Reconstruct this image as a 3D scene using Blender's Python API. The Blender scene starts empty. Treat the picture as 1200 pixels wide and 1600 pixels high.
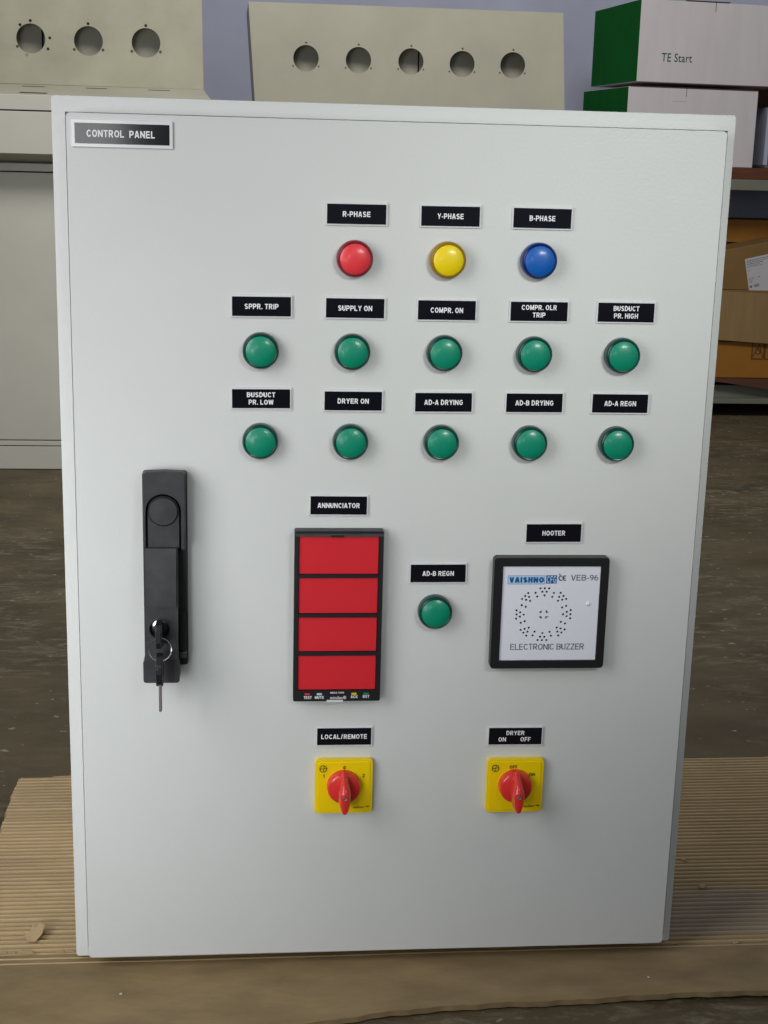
import bpy, bmesh, math, random
from mathutils import Vector, Matrix
from mathutils.geometry import tessellate_polygon
random.seed(7)
S = bpy.context.scene
COL = S.collection

# ------------------------------------------------------------------ camera
F_PX = 2209.07
CP = Vector((-0.1145, -1.1065, 0.6787))
PIT, YAW, ROL = 0.2421, 0.0965, 0.0262
fw = Vector((math.sin(YAW)*math.cos(PIT), math.cos(YAW)*math.cos(PIT), -math.sin(PIT)))
rt = Vector((math.cos(YAW), -math.sin(YAW), 0)); up = rt.cross(fw)
c_, s_ = math.cos(ROL), math.sin(ROL)
rt, up = c_*rt + s_*up, -s_*rt + c_*up
cam = bpy.data.cameras.new('camera'); camo = bpy.data.objects.new('camera', cam); COL.objects.link(camo)
m3 = Matrix((rt, up, -fw)).transposed()
camo.matrix_world = Matrix.Translation(CP) @ m3.to_4x4()
cam.sensor_fit = 'VERTICAL'; cam.sensor_height = 36; cam.sensor_width = 27
cam.lens = 36*F_PX/1600; cam.clip_start = 0.05; cam.clip_end = 100
S.camera = camo

# ------------------------------------------------------------------ light
w = bpy.data.worlds.new('World'); S.world = w; w.use_nodes = True
w.node_tree.nodes['Background'].inputs[0].default_value = (0.80, 0.87, 1.0, 1)
w.node_tree.nodes['Background'].inputs[1].default_value = 0.18

def area(name, loc, target, sx, sy, power, col, spread=180):
    l = bpy.data.lights.new(name, 'AREA'); l.shape = 'RECTANGLE'; l.size = sx; l.size_y = sy
    l.spread = math.radians(spread)
    l.energy = power; l.color = col
    o = bpy.data.objects.new(name, l); COL.objects.link(o); o.location = loc
    o.rotation_euler = (Vector(target)-Vector(loc)).to_track_quat('-Z', 'Y').to_euler()
    return o
area('doorway_light', (-0.85, -0.60, 0.85), (-0.30, 0.0, 0.50), 0.5, 0.9, 7.3, (1.0, 0.99, 1.0))
area('low_left_fill_light', (-0.62, -0.95, 0.35), (-0.34, 0.0, 0.22), 0.4, 0.4, 0.48, (0.94, 0.98, 1.0), 50)  # added fill lamp, lifts the lower left of the panel
area('upper_right_fill_light', (0.5, -1.2, 1.1), (0.18, 0.0, 0.60), 0.4, 0.2, 0.43, (0.97, 1.0, 0.96), 35)  # added narrow fill lamp for the upper right of the panel
area('far_window_light', (-0.70, -3.0, 0.76), (-0.2, 0.0, 0.70), 0.46, 0.42, 3.6, (1.0, 1.0, 1.0))
area('background_fill_light', (0.10, 0.80, 2.30), (0.4, 2.8, 0.80), 1.8, 0.6, 30, (1.0, 0.98, 0.94), 155)  # added fill lamp, brightens the desk, console and cartons behind the panel
S.view_settings.view_transform = 'Standard'; S.view_settings.look = 'None'
S.view_settings.exposure = 0.0; S.view_settings.gamma = 1.0
S.render.engine = 'CYCLES'

def at(px, py, ax, v):
    """photo position -> point of the place on the plane x/y/z = v"""
    d = fw + rt*((px-600)/F_PX) - up*((py-800)/F_PX)
    return CP + d*((v-CP[ax])/d[ax])

# ------------------------------------------------------------------ materials
def mat(name, col, rough=0.5, metal=0.0, coat=0.0, var=0.0, vscale=6.0, bump=0.0, bscale=300.0, spec=0.5,
        col2=None, stretch=(1, 1, 1), trans=0.0, ior=1.45, sss=0.0, detail=4):
    m = bpy.data.materials.new(name); m.use_nodes = True
    nt = m.node_tree; b = nt.nodes['Principled BSDF']
    b.inputs['Base Color'].default_value = (*col, 1); b.inputs['Roughness'].default_value = rough
    b.inputs['Metallic'].default_value = metal; b.inputs['Coat Weight'].default_value = coat
    b.inputs['Coat Roughness'].default_value = 0.16 if sss else 0.08
    b.inputs['Specular IOR Level'].default_value = spec; b.inputs['IOR'].default_value = ior
    b.inputs['Transmission Weight'].default_value = trans
    if sss:
        b.inputs['Subsurface Weight'].default_value = sss; b.inputs['Subsurface Radius'].default_value = (0.004,)*3
        b.inputs['Subsurface Scale'].default_value = 1.0
    tc = nt.nodes.new('ShaderNodeTexCoord'); mp = nt.nodes.new('ShaderNodeMapping')
    mp.inputs['Scale'].default_value = stretch
    nt.links.new(tc.outputs['Object'], mp.inputs['Vector'])
    if var:
        n = nt.nodes.new('ShaderNodeTexNoise'); n.inputs['Scale'].default_value = vscale
        n.inputs['Detail'].default_value = detail; n.inputs['Roughness'].default_value = 0.6
        nt.links.new(mp.outputs[0], n.inputs['Vector'])
        r = nt.nodes.new('ShaderNodeValToRGB')
        a = col2 or tuple(c*(1-var) for c in col); z = tuple(min(1, c*(1+var)) for c in col)
        r.color_ramp.elements[0].position = 0.3; r.color_ramp.elements[1].position = 0.7
        r.color_ramp.elements[0].color = (*a, 1); r.color_ramp.elements[1].color = (*z, 1)
        nt.links.new(n.outputs['Fac'], r.inputs[0]); nt.links.new(r.outputs[0], b.inputs['Base Color'])
        m['ramp'] = r.name
    if bump:
        n2 = nt.nodes.new('ShaderNodeTexNoise'); n2.inputs['Scale'].default_value = bscale
        n2.inputs['Detail'].default_value = 2
        nt.links.new(mp.outputs[0], n2.inputs['Vector'])
        bp = nt.nodes.new('ShaderNodeBump'); bp.inputs['Strength'].default_value = 1.0
        bp.inputs['Distance'].default_value = bump
        nt.links.new(n2.outputs['Fac'], bp.inputs['Height']); nt.links.new(bp.outputs[0], b.inputs['Normal'])
    return m

M = {}
M['panel'] = mat('light_grey_powder_coat', (0.665, 0.68, 0.66), 0.36, var=0.02, vscale=7, bump=0.00013, bscale=380)
_nt = M['panel'].node_tree; _b = _nt.nodes['Principled BSDF']
_n = _nt.nodes.new('ShaderNodeTexNoise'); _n.inputs['Scale'].default_value = 5.5; _n.inputs['Detail'].default_value = 7; _n.inputs['Roughness'].default_value = .62
_tc = [n for n in _nt.nodes if n.type == 'TEX_COORD'][0]; _nt.links.new(_tc.outputs['Object'], _n.inputs['Vector'])
_mr = _nt.nodes.new('ShaderNodeMapRange'); _mr.inputs[1].default_value = .3; _mr.inputs[2].default_value = .7; _mr.inputs[3].default_value = .27; _mr.inputs[4].default_value = .50
_nt.links.new(_n.outputs['Fac'], _mr.inputs[0]); _nt.links.new(_mr.outputs[0], _b.inputs['Roughness'])
M['seal'] = mat('dark_rubber_seal', (0.03, 0.03, 0.03), 0.8)
M['inner'] = mat('mid_grey_inner_steel', (0.30, 0.31, 0.31), 0.6)  # even mid grey of the gland plate
M['beige'] = mat('beige_console_paint', (0.41, 0.395, 0.31), 0.5, var=0.09, vscale=5, bump=0.00008, bscale=200)
M['beige_dirty'] = mat('beige_console_paint_worn', (0.38, 0.365, 0.275), 0.5, var=0.12, vscale=8, bump=0.00008, bscale=200)
M['cabinet'] = mat('pale_cabinet_paint', (0.58, 0.565, 0.485), 0.5, var=0.05, vscale=4, bump=0.00006, bscale=200)
M['gap'] = mat('dark_gap', (0.015, 0.014, 0.012), 0.9)
M['black'] = mat('black_plastic', (0.012, 0.012, 0.014), 0.42, bump=0.00004, bscale=900)
M['blackg'] = mat('black_gloss_plate', (0.006, 0.006, 0.010), 0.10, coat=0.0, spec=0.5)
M['handle'] = mat('black_textured_nylon', (0.034, 0.034, 0.037), 0.5, var=0.3, vscale=60, bump=0.00012, bscale=700)
M['handle_dark'] = mat('darker_black_nylon', (0.016, 0.016, 0.018), 0.55)  # evenly darker nylon for the handle base and lock plug
M['white'] = mat('white_acrylic_border', (0.72, 0.73, 0.74), 0.25, coat=0.5)
M['print_w'] = mat('white_print', (0.85, 0.85, 0.86), 0.5)
M['print_k'] = mat('dark_grey_print', (0.07, 0.07, 0.08), 0.6)
M['print_blk'] = mat('black_print', (0.02, 0.015, 0.01), 0.6)
M['print_blue'] = mat('blue_print', (0.02, 0.09, 0.30), 0.5)
M['print_ltblue'] = mat('light_blue_print', (0.42, 0.66, 0.86), 0.5)
M['buzz'] = mat('white_buzzer_face', (0.79, 0.80, 0.88), 0.35)
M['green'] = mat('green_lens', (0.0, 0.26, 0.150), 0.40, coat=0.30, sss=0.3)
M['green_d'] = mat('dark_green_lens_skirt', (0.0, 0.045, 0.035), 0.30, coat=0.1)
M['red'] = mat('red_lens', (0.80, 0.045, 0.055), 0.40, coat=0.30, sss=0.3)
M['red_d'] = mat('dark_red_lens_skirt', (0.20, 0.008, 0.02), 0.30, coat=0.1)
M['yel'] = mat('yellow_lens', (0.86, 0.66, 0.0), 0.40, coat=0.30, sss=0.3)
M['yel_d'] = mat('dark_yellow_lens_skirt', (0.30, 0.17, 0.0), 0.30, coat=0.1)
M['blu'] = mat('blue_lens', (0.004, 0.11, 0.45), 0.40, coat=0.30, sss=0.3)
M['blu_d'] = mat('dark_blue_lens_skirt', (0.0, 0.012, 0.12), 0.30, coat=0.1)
M['window'] = mat('red_translucent_window', (0.66, 0.022, 0.032), 0.34, sss=0.0, coat=0.15, var=0.03)
M['swy'] = mat('yellow_switch_plate', (0.92, 0.66, 0.0), 0.35, coat=0.2)
M['swr'] = mat('red_switch_knob', (0.72, 0.035, 0.03), 0.22, coat=0.5)
M['chrome'] = mat('chrome', (0.75, 0.74, 0.72), 0.15, metal=1)
M['keysteel'] = mat('worn_key_steel', (0.32, 0.27, 0.26), 0.4, metal=0.8)
M['wall'] = mat('blue_grey_wall_paint', (0.42, 0.445, 0.55), 0.75, var=0.10, vscale=2.5)
M['kraft'] = mat('kraft_liner', (0.275, 0.195, 0.095), 0.7, var=0.20, vscale=14, stretch=(1, 2.5, 1), bump=0.0004, bscale=60)
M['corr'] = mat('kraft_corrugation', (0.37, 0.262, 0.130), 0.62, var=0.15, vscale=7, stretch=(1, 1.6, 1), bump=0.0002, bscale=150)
# flute crests paler by height: liner residue, and rib light and shade painted in
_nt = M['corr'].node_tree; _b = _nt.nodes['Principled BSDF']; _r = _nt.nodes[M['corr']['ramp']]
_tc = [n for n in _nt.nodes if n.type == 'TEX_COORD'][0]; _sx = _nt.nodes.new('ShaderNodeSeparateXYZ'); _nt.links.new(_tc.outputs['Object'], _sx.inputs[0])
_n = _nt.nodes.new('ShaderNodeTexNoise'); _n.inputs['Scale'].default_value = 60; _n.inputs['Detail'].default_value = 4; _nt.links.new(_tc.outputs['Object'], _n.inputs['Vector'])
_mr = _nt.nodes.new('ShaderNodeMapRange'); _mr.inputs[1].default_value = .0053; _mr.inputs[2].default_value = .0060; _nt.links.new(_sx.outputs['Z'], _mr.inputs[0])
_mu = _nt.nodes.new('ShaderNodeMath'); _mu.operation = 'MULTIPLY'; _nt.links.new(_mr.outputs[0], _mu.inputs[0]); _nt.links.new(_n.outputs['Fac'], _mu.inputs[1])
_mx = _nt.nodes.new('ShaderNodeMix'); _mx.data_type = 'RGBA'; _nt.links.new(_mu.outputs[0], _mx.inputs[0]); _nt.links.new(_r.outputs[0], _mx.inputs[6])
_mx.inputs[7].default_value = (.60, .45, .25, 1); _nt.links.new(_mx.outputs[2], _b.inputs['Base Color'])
M['torn'] = mat('torn_kraft_edge', (0.42, 0.30, 0.16), 0.8, bump=0.0005, bscale=400)
M['carton'] = mat('tan_carton', (0.25, 0.16, 0.065), 0.75, var=0.08, vscale=12, stretch=(3, 1, .5))
M['carton2'] = mat('brown_carton', (0.20, 0.115, 0.035), 0.75, var=0.08, vscale=10)
M['orange'] = mat('orange_carton', (0.30, 0.125, 0.012), 0.6, var=0.10, vscale=9)
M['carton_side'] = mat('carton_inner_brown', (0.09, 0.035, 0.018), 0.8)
M['whitebox'] = mat('white_carton', (0.60, 0.565, 0.565), 0.7, var=0.04, vscale=9, stretch=(3, 3, .6))
M['greenend'] = mat('green_carton_end', (0.001, 0.105, 0.012), 0.8, var=0.12, spec=0.15, vscale=9)
M['plank'] = mat('red_brown_plank', (0.105, 0.03, 0.013), 0.6, var=0.3, vscale=14, stretch=(1, 1, 6))
M['steel'] = mat('grey_green_shelf_steel', (0.17, 0.175, 0.135), 0.5, var=0.08, vscale=10)
M['dark'] = mat('dark_grey_steel', (0.12, 0.12, 0.125), 0.6)
M['paper'] = mat('white_paper_label', (0.50, 0.48, 0.50), 0.6)
M['inkg'] = mat('grey_label_ink', (0.12, 0.12, 0.13), 0.7)
M['gtext'] = mat('green_ink', (0.008, 0.06, 0.035), 0.6)
M['scrap'] = mat('pale_scrap', (0.55, 0.50, 0.40), 0.8)

# floor: brownish scuffed concrete
m = bpy.data.materials.new('scuffed_concrete'); m.use_nodes = True; nt = m.node_tree; b = nt.nodes['Principled BSDF']
tc = nt.nodes.new('ShaderNodeTexCoord')
def noise(scale, detail, st=(1, 1, 1), rough=0.6, dist=0.0, rot=0.0):
    mp = nt.nodes.new('ShaderNodeMapping'); mp.inputs['Scale'].default_value = st; mp.inputs['Rotation'].default_value = (0, 0, rot)
    nt.links.new(tc.outputs['Object'], mp.inputs['Vector'])
    n = nt.nodes.new('ShaderNodeTexNoise'); n.inputs['Scale'].default_value = scale; n.inputs['Detail'].default_value = detail
    n.inputs['Roughness'].default_value = rough; n.inputs['Distortion'].default_value = dist
    nt.links.new(mp.outputs[0], n.inputs['Vector']); return n
def ramp(src, p0, p1, c0, c1):
    r = nt.nodes.new('ShaderNodeValToRGB'); r.color_ramp.elements[0].position = p0; r.color_ramp.elements[1].position = p1
    r.color_ramp.elements[0].color = (*c0, 1); r.color_ramp.elements[1].color = (*c1, 1)
    nt.links.new(src.outputs['Fac'], r.inputs[0]); return r
def mix(f, a, b_):
    x = nt.nodes.new('ShaderNodeMix'); x.data_type = 'RGBA'
    nt.links.new(f, x.inputs[0]); nt.links.new(a, x.inputs[6])
    if isinstance(b_, tuple): x.inputs[7].default_value = (*b_, 1)
    else: nt.links.new(b_, x.inputs[7])
    return x.outputs[2]
base = ramp(noise(3.2, 8, (1, 1.6, 1), 0.65), 0.3, 0.72, (0.042, 0.029, 0.012), (0.135, 0.102, 0.050))
sc = ramp(noise(30, 9, (0.6, 1.8, 1), 0.78, 0.8), 0.50, 0.66, (0, 0, 0), (0.9, 0.9, 0.9))
msk = ramp(noise(2.6, 3, (1, 1, 1)), 0.38, 0.60, (0, 0, 0), (1, 1, 1))
mul = nt.nodes.new('ShaderNodeMath'); mul.operation = 'MULTIPLY'
nt.links.new(sc.outputs[0], mul.inputs[0]); nt.links.new(msk.outputs[0], mul.inputs[1])
c1 = mix(mul.outputs[0], base.outputs[0], (0.26, 0.22, 0.15))
sp = ramp(noise(60, 2, (1, 1.4, 1), 0.5), 0.69, 0.73, (0, 0, 0), (0.9, 0.9, 0.9))
c2 = mix(sp.outputs[0], c1, (0.30, 0.27, 0.20))
nt.links.new(c2, b.inputs['Base Color']); b.inputs['Roughness'].default_value = 0.62
bp = nt.nodes.new('ShaderNodeBump'); bp.inputs['Distance'].default_value = 0.002; bp.inputs['Strength'].default_value = 0.7
nt.links.new(noise(40, 6).outputs['Fac'], bp.inputs['Height']); nt.links.new(bp.outputs[0], b.inputs['Normal'])
M['floor'] = m

# thin plastic film
m = bpy.data.materials.new('clear_plastic_film'); m.use_nodes = True; nt = m.node_tree
for n in list(nt.nodes):
    if n.type == 'BSDF_PRINCIPLED': nt.nodes.remove(n)
out = [n for n in nt.nodes if n.type == 'OUTPUT_MATERIAL'][0]
tr = nt.nodes.new('ShaderNodeBsdfTransparent'); gl = nt.nodes.new('ShaderNodeBsdfPrincipled')
gl.inputs['Base Color'].default_value = (0.30, 0.31, 0.34, 1); gl.inputs['Roughness'].default_value = 0.22
mx = nt.nodes.new('ShaderNodeMixShader'); mx.inputs[0].default_value = 0.20
nt.links.new(tr.outputs[0], mx.inputs[1]); nt.links.new(gl.outputs[0], mx.inputs[2]); nt.links.new(mx.outputs[0], out.inputs[0])
M['film'] = m

# ------------------------------------------------------------------ object helpers
OFF = {}
def tag(o, label=None, cat=None, group=None, kind=None):
    if label: o['label'] = label
    if cat: o['category'] = cat
    if group: o['group'] = group
    if kind: o['kind'] = kind
    return o
def empty(name, loc, label, cat, group=None, kind=None, rz=0.0):
    o = bpy.data.objects.new(name, None); COL.objects.link(o); o.location = loc; o.rotation_euler.z = rz
    o.empty_display_size = 0.05
    OFF[o.name] = Vector(loc); return tag(o, label, cat, group, kind)

class MB:
    def __init__(s): s.v = []; s.f = []; s.sm = []
    def add(s, vs, fs, smooth=False):
        n = len(s.v); s.v += [tuple(v) for v in vs]; s.f += [tuple(i+n for i in f) for f in fs]; s.sm += [smooth]*len(fs)
        return s
    def box(s, x0, x1, y0, y1, z0, z1):
        return s.hexa([(x0, y0, z0), (x1, y0, z0), (x1, y0, z1), (x0, y0, z1)], [(x0, y1, z0), (x1, y1, z0), (x1, y1, z1), (x0, y1, z1)])
    def hexa(s, fr, bk):           # front 4 (ccw seen from -y), back 4
        return s.add(list(fr)+list(bk), [(0, 1, 2, 3), (7, 6, 5, 4), (0, 4, 5, 1), (1, 5, 6, 2), (2, 6, 7, 3), (3, 7, 4, 0)])
    def prism(s, outer, holes, yf, yb, smooth_sides=False):   # 2-D outlines in (x, z), front at yf, back at yb
        loops = [outer]+list(holes)
        tris = tessellate_polygon([[Vector((p[0], p[1], 0)) for p in l] for l in loops])
        flat = [p for l in loops for p in l]; n = len(flat)
        vs = [(p[0], yf, p[1]) for p in flat]+[(p[0], yb, p[1]) for p in flat]
        fs = []
        for t in tris:
            a, b_, c = [flat[i] for i in t]
            ar = (b_[0]-a[0])*(c[1]-a[1])-(b_[1]-a[1])*(c[0]-a[0])
            if abs(ar) < 1e-14: continue
            t = t if ar > 0 else (t[0], t[2], t[1])
            fs.append(tuple(t)); fs.append((t[2]+n, t[1]+n, t[0]+n))
        s.add(vs, fs)
        k = 0; base = len(s.v)-len(vs)
        for li, l in enumerate(loops):
            A = sum(l[i][0]*l[(i+1) % len(l)][1]-l[(i+1) % len(l)][0]*l[i][1] for i in range(len(l)))
            ccw = A > 0
            for i in range(len(l)):
                j = (i+1) % len(l); a, b_ = base+k+i, base+k+j
                q = (a, a+n, b_+n, b_) if (ccw == (li == 0)) else (a, b_, b_+n, a+n)
                s.f.append(q); s.sm.append(smooth_sides)
            k += len(l)
        return s
    def lathe(s, prof, cx=0, cz=0, seg=48):    # profile [(r, y)] turned about the y axis
        vs = []; fs = []
        for r, y in prof:
            for k in range(seg):
                a = 2*math.pi*k/seg; vs.append((cx+r*math.cos(a), y, cz+r*math.sin(a)))
        for i in range(len(prof)-1):
            for k in range(seg):
                j = (k+1) % seg
                fs.append((i*seg+k, (i+1)*seg+k, (i+1)*seg+j, i*seg+j)) 
        fs2 = fs
        s.add(vs, fs2, True)
        return s
    def tube(s, pts, r, seg=8, closed=False):
        pts = [Vector(p) for p in pts]; n = len(pts); vs = []; fs = []
        nrm = None
        for i, p in enumerate(pts):
            a = pts[(i-1) % n] if (closed or i) else p; b_ = pts[(i+1) % n] if (closed or i < n-1) else p
            t = (b_-a).normalized()
            if nrm is None: nrm = t.orthogonal().normalized()
            nrm = (nrm - t*nrm.dot(t)).normalized(); bi = t.cross(nrm)
            for k in range(seg):
                an = 2*math.pi*k/seg; vs.append(p+(nrm*math.cos(an)+bi*math.sin(an))*r)
        for i in range(n if closed else n-1):
            j = (i+1) % n
            for k in range(seg):
                l = (k+1) % seg; fs.append((i*seg+k, i*seg+l, j*seg+l, j*seg+k))
        if not closed: fs += [tuple(range(seg-1, -1, -1)), tuple((n-1)*seg+k for k in range(seg))]
        return s.add(vs, fs, True)
    def mesh(s, name, material, off=Vector((0, 0, 0)), fix=True):
        me = bpy.data.meshes.new(name)
        me.from_pydata([tuple(Vector(v)-off) for v in s.v], [], s.f)
        me.polygons.foreach_set('use_smooth', s.sm); me.materials.append(material)
        if fix:
            bm = bmesh.new(); bm.from_mesh(me); bmesh.ops.remove_doubles(bm, verts=bm.verts, dist=1e-7)
            bmesh.ops.recalc_face_normals(bm, faces=bm.faces)
            for e in bm.edges:
                if len(e.link_faces) == 2 and e.calc_face_angle(0) > 0.7: e.smooth = False
            bm.to_mesh(me); bm.free()
        me.update(); return me
    def build(s, name, material, parent=None, bevel=0.0, seg=2, fix=True, off=None):
        if off is None: off = OFF[parent.name] if parent else Vector((0, 0, 0))
        o = bpy.data.objects.new(name, s.mesh(name, material, off, fix)); COL.objects.link(o)
        if parent: o.parent = parent
        OFF[o.name] = off
        if bevel:
            md = o.modifiers.new('bevel', 'BEVEL'); md.width = bevel; md.segments = seg; md.limit_method = 'ANGLE'
            md.angle_limit = math.radians(40)
        return o

def rrect(x0, x1, z0, z1, r, n=5):
    out = []
    for cx, cz, a0 in ((x1-r, z0+r, -90), (x1-r, z1-r, 0), (x0+r, z1-r, 90), (x0+r, z0+r, 180)):
        for k in range(n+1):
            a = math.radians(a0+90*k/n); out.append((cx+r*math.cos(a), cz+r*math.sin(a)))
    return out
def circ(cx, cz, r, n=32, a0=0.0): return [(cx+r*math.cos(a0+2*math.pi*k/n), cz+r*math.sin(a0+2*math.pi*k/n)) for k in range(n)]
def rect(x0, x1, z0, z1): return [(x0, z0), (x1, z0), (x1, z1), (x0, z1)]

def _arc(cx, cy, rx, ry, a0, a1, n=12):
    return [(cx+rx*math.cos(math.radians(a0+(a1-a0)*k/n)), cy+ry*math.sin(math.radians(a0+(a1-a0)*k/n))) for k in range(n+1)]
def glyph(c, h):
    """grotesque capital: centre lines of its strokes in a box one unit high, h = half the stroke; returns (strokes, width)"""
    b, t, l, r = h, 1-h, h, .70-h; cx = .35
    bowl = lambda y0, y1, xr, x0=l: [(x0, y1)]+_arc(xr-.22, (y0+y1)/2, .22, (y1-y0)/2, 90, -90, 8)+[(x0, y0)]
    G = {
     'A': ([[(h*1.0, 0), (.345, .985)], [(.76-h*1.0, 0), (.415, .985)], [(.18, .29), (.58, .29)]], .76),
     'B': ([[(l, 0), (l, 1)], bowl(.52, t, r-.02), bowl(b, .52, r)], .70), 'P': ([[(l, 0), (l, 1)], bowl(.44, t, r)], .68),
     'R': ([[(l, 0), (l, 1)], bowl(.47, t, r-.01), [(.36, .47), (.68-h*.6, 0)]], .73), 'D': ([[(l, 0), (l, 1)], [(l, t), (.28, t)]+_arc(.28, .5, r-.26, t-.5, 90, -90)+[(l, b)]], .72),
     'C': ([_arc(.38, .5, .38-h, .5-h, 38, 322, 20)], .73), 'G': ([_arc(.39, .5, .39-h, .5-h, 42, 322, 20)+[(.74-h, .47), (.44, .47)]], .76), 'O': ([_arc(.39, .5, .39-h, .5-h, 0, 360, 26)], .78),
     '0': ([_arc(.28, .5, .28-h, .5-h, 0, 360, 22)], .56), 'E': ([[(l, 0), (l, 1)], [(l, t), (.64, t)], [(l, .51), (.60, .51)], [(l, b), (.66, b)]], .67), 'F': ([[(l, 0), (l, 1)], [(l, t), (.61, t)], [(l, .49), (.54, .49)]], .62),
     'H': ([[(l, 0), (l, 1)], [(r, 0), (r, 1)], [(l, .52), (r, .52)]], .70), 'I': ([[(h, 0), (h, 1)]], 2*h), 'L': ([[(l, 1), (l, b), (.60, b)]], .61),
     'K': ([[(l, 0), (l, 1)], [(.68-h*.6, 1), (l, .36)], [(.28, .52), (.70-h*.6, 0)]], .72), 'M': ([[(l, 0), (l, 1)], [(l+.02, .96), (.42, .08)], [(.82-h, .96), (.42, .08)], [(.84-h, 0), (.84-h, 1)]], .84),
     'N': ([[(l, 0), (l, 1)], [(l+.01, 1-h*.8), (r+.03, h*.8)], [(r+.04, 0), (r+.04, 1)]], .74), 'S': ([_arc(.34, .72, .33-h, .28-h, 25, 270, 12)[:]+_arc(.34, .28, .34-h, .29-h, 90, -155, 12)], .68),
     'T': ([[(0, t), (.66, t)], [(.33, 0), (.33, t)]], .66), 'U': ([[(l, 1), (l, .34)]+_arc(.35, .34, .35-h, .34-h, 180, 360)+[(r, 1)]], .70),
     'V': ([[(h*.9, 1), (.33, .015)], [(.72-h*.9, 1), (.39, .015)]], .72), 'W': ([[(h*.9, 1), (.25, .015)], [(.5, .95), (.27, .015)], [(.5, .95), (.73, .015)], [(1-h*.9, 1), (.75, .015)]], 1.0), 'Y': ([[(h*.8, 1), (.36, .42), (.72-h*.8, 1)], [(.36, 0), (.36, .44)]], .72),
     'Z': ([[(.03, t), (.66, t)], [(.60, t), (.07, b)], [(0, b), (.66, b)]], .66), '-': ([[(0, .38), (.32, .38)]], .32), '.': ([[(h, 0), (h, 2*h)]], 2*h), '/': ([[(.02, -.02), (.28, 1.02)]], .30),
     '1': ([[(.30, 0), (.30, 1)], [(.30, .93), (.04, .70)]], .42), '2': ([_arc(.29, .70, .29-h, .30-h, 165, -30, 10)+[(h, b), (.58, b)]], .58),
     '4': ([[(.42, 0), (.42, .97), (.06, .30), (.58, .30)]], .60), '6': ([_arc(.30, .31, .30-h, .31-h, 0, 360, 20), _arc(.42, .40, .42-h, .60-h, 180, 95, 8)], .60),
     '9': ([_arc(.30, .69, .30-h, .31-h, 0, 360, 20), _arc(.18, .60, .42-h, .60-h, 0, -85, 8)], .60)}
    return G[c]
def ribbon(mb, pts, h, f, y):
    """flat stroke of half width h along pts; f maps glyph space to the face plane"""
    P_ = [Vector(p) for p in pts]; n = len(P_); closed = (P_[0]-P_[-1]).length < 1e-6
    vs = []
    for i, p in enumerate(P_):
        d0 = (p-P_[i-1]).normalized() if i else ((P_[0]-P_[-2]).normalized() if closed else None)
        d1 = (P_[i+1]-p).normalized() if i < n-1 else ((P_[1]-P_[0]).normalized() if closed else None)
        d0 = d0 or d1; d1 = d1 or d0
        n0, n1 = Vector((-d0.y, d0.x)), Vector((-d1.y, d1.x)); nn = n0+n1
        nn = n1 if nn.length < .2 else nn.normalized(); k = min(2.2, 1/max(.3, nn.dot(n1)))
        for s in (1, -1): q = p+nn*(s*h*k); X = f(q.x, q.y); vs.append((X[0], y, X[1]))
    mb.add(vs, [(2*i, 2*i+1, 2*i+3, 2*i+2) for i in range(n-1)])
def caps_mb(items, y, stroke=.097):
    """items: (string, centre x, centre z, width, cap height)"""
    mb = MB()
    for it in items:
        body, cx, cz, wd, ht = it[:5]; h = it[5] if len(it) > 5 and it[5] > .03 else stroke
        adv = 0; gl = []
        for c in body:
            if c == ' ': adv += (.12 if '/' in body else .34); continue
            st, w_ = glyph(c, h); gl.append((st, adv)); adv += w_+.13
        tot = adv-.13; sx = wd/tot; k = 0
        for st, a0 in gl:
            for s in st:
                ribbon(mb, s, h, lambda X, Z: (cx-wd/2+(a0+X)*sx, cz+(Z-.5)*ht), y-.000004*(k % 4)); k += 1
    return mb

def text_mb(items, y, bold=0.012, thick=0.00012, M4=None):
    """items: (string, centre x, centre z, width, cap height[, shear])"""
    mb = MB()
    for it in items:
        body, cx, cz, wd, ht = it[:5]; b_ = it[5] if len(it) > 5 else bold; sh = it[6] if len(it) > 6 else 0
        cu = bpy.data.curves.new('t', 'FONT'); cu.body = body; cu.size = 1; cu.offset = b_; cu.resolution_u = 3
        cu.space_character = 1.06; cu.shear = sh
        to = bpy.data.objects.new('t', cu); COL.objects.link(to)
        dg = bpy.context.evaluated_depsgraph_get(); me = bpy.data.meshes.new_from_object(to.evaluated_get(dg))
        vs = [v.co.copy() for v in me.vertices]; fs = [tuple(p.vertices) for p in me.polygons]
        COL.objects.unlink(to); bpy.data.objects.remove(to); bpy.data.curves.remove(cu); bpy.data.meshes.remove(me)
        x0 = min(v.x for v in vs); x1 = max(v.x for v in vs); z0 = min(v.y for v in vs); z1 = max(v.y for v in vs)
        sx = wd/(x1-x0); sz = ht/(z1-z0)
        mb.add([(cx+(v.x-(x0+x1)/2)*sx, y, cz+(v.y-(z0+z1)/2)*sz) for v in vs], fs)
    return mb

# ================================================================== SETTING
ZG = -0.005
fl = MB().add([(-9, -6, -0.013), (9, -6, -0.013), (9, 9, -0.013), (-9, 9, -0.013)], [(0, 1, 2, 3)]).build('floor', M['floor'], fix=False)
tag(fl, kind='structure')
wl = MB().box(-4, 4.5, 3.55, 3.7, -0.013, 3.2).build('back_wall', M['wall']); tag(wl, kind='structure')

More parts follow.
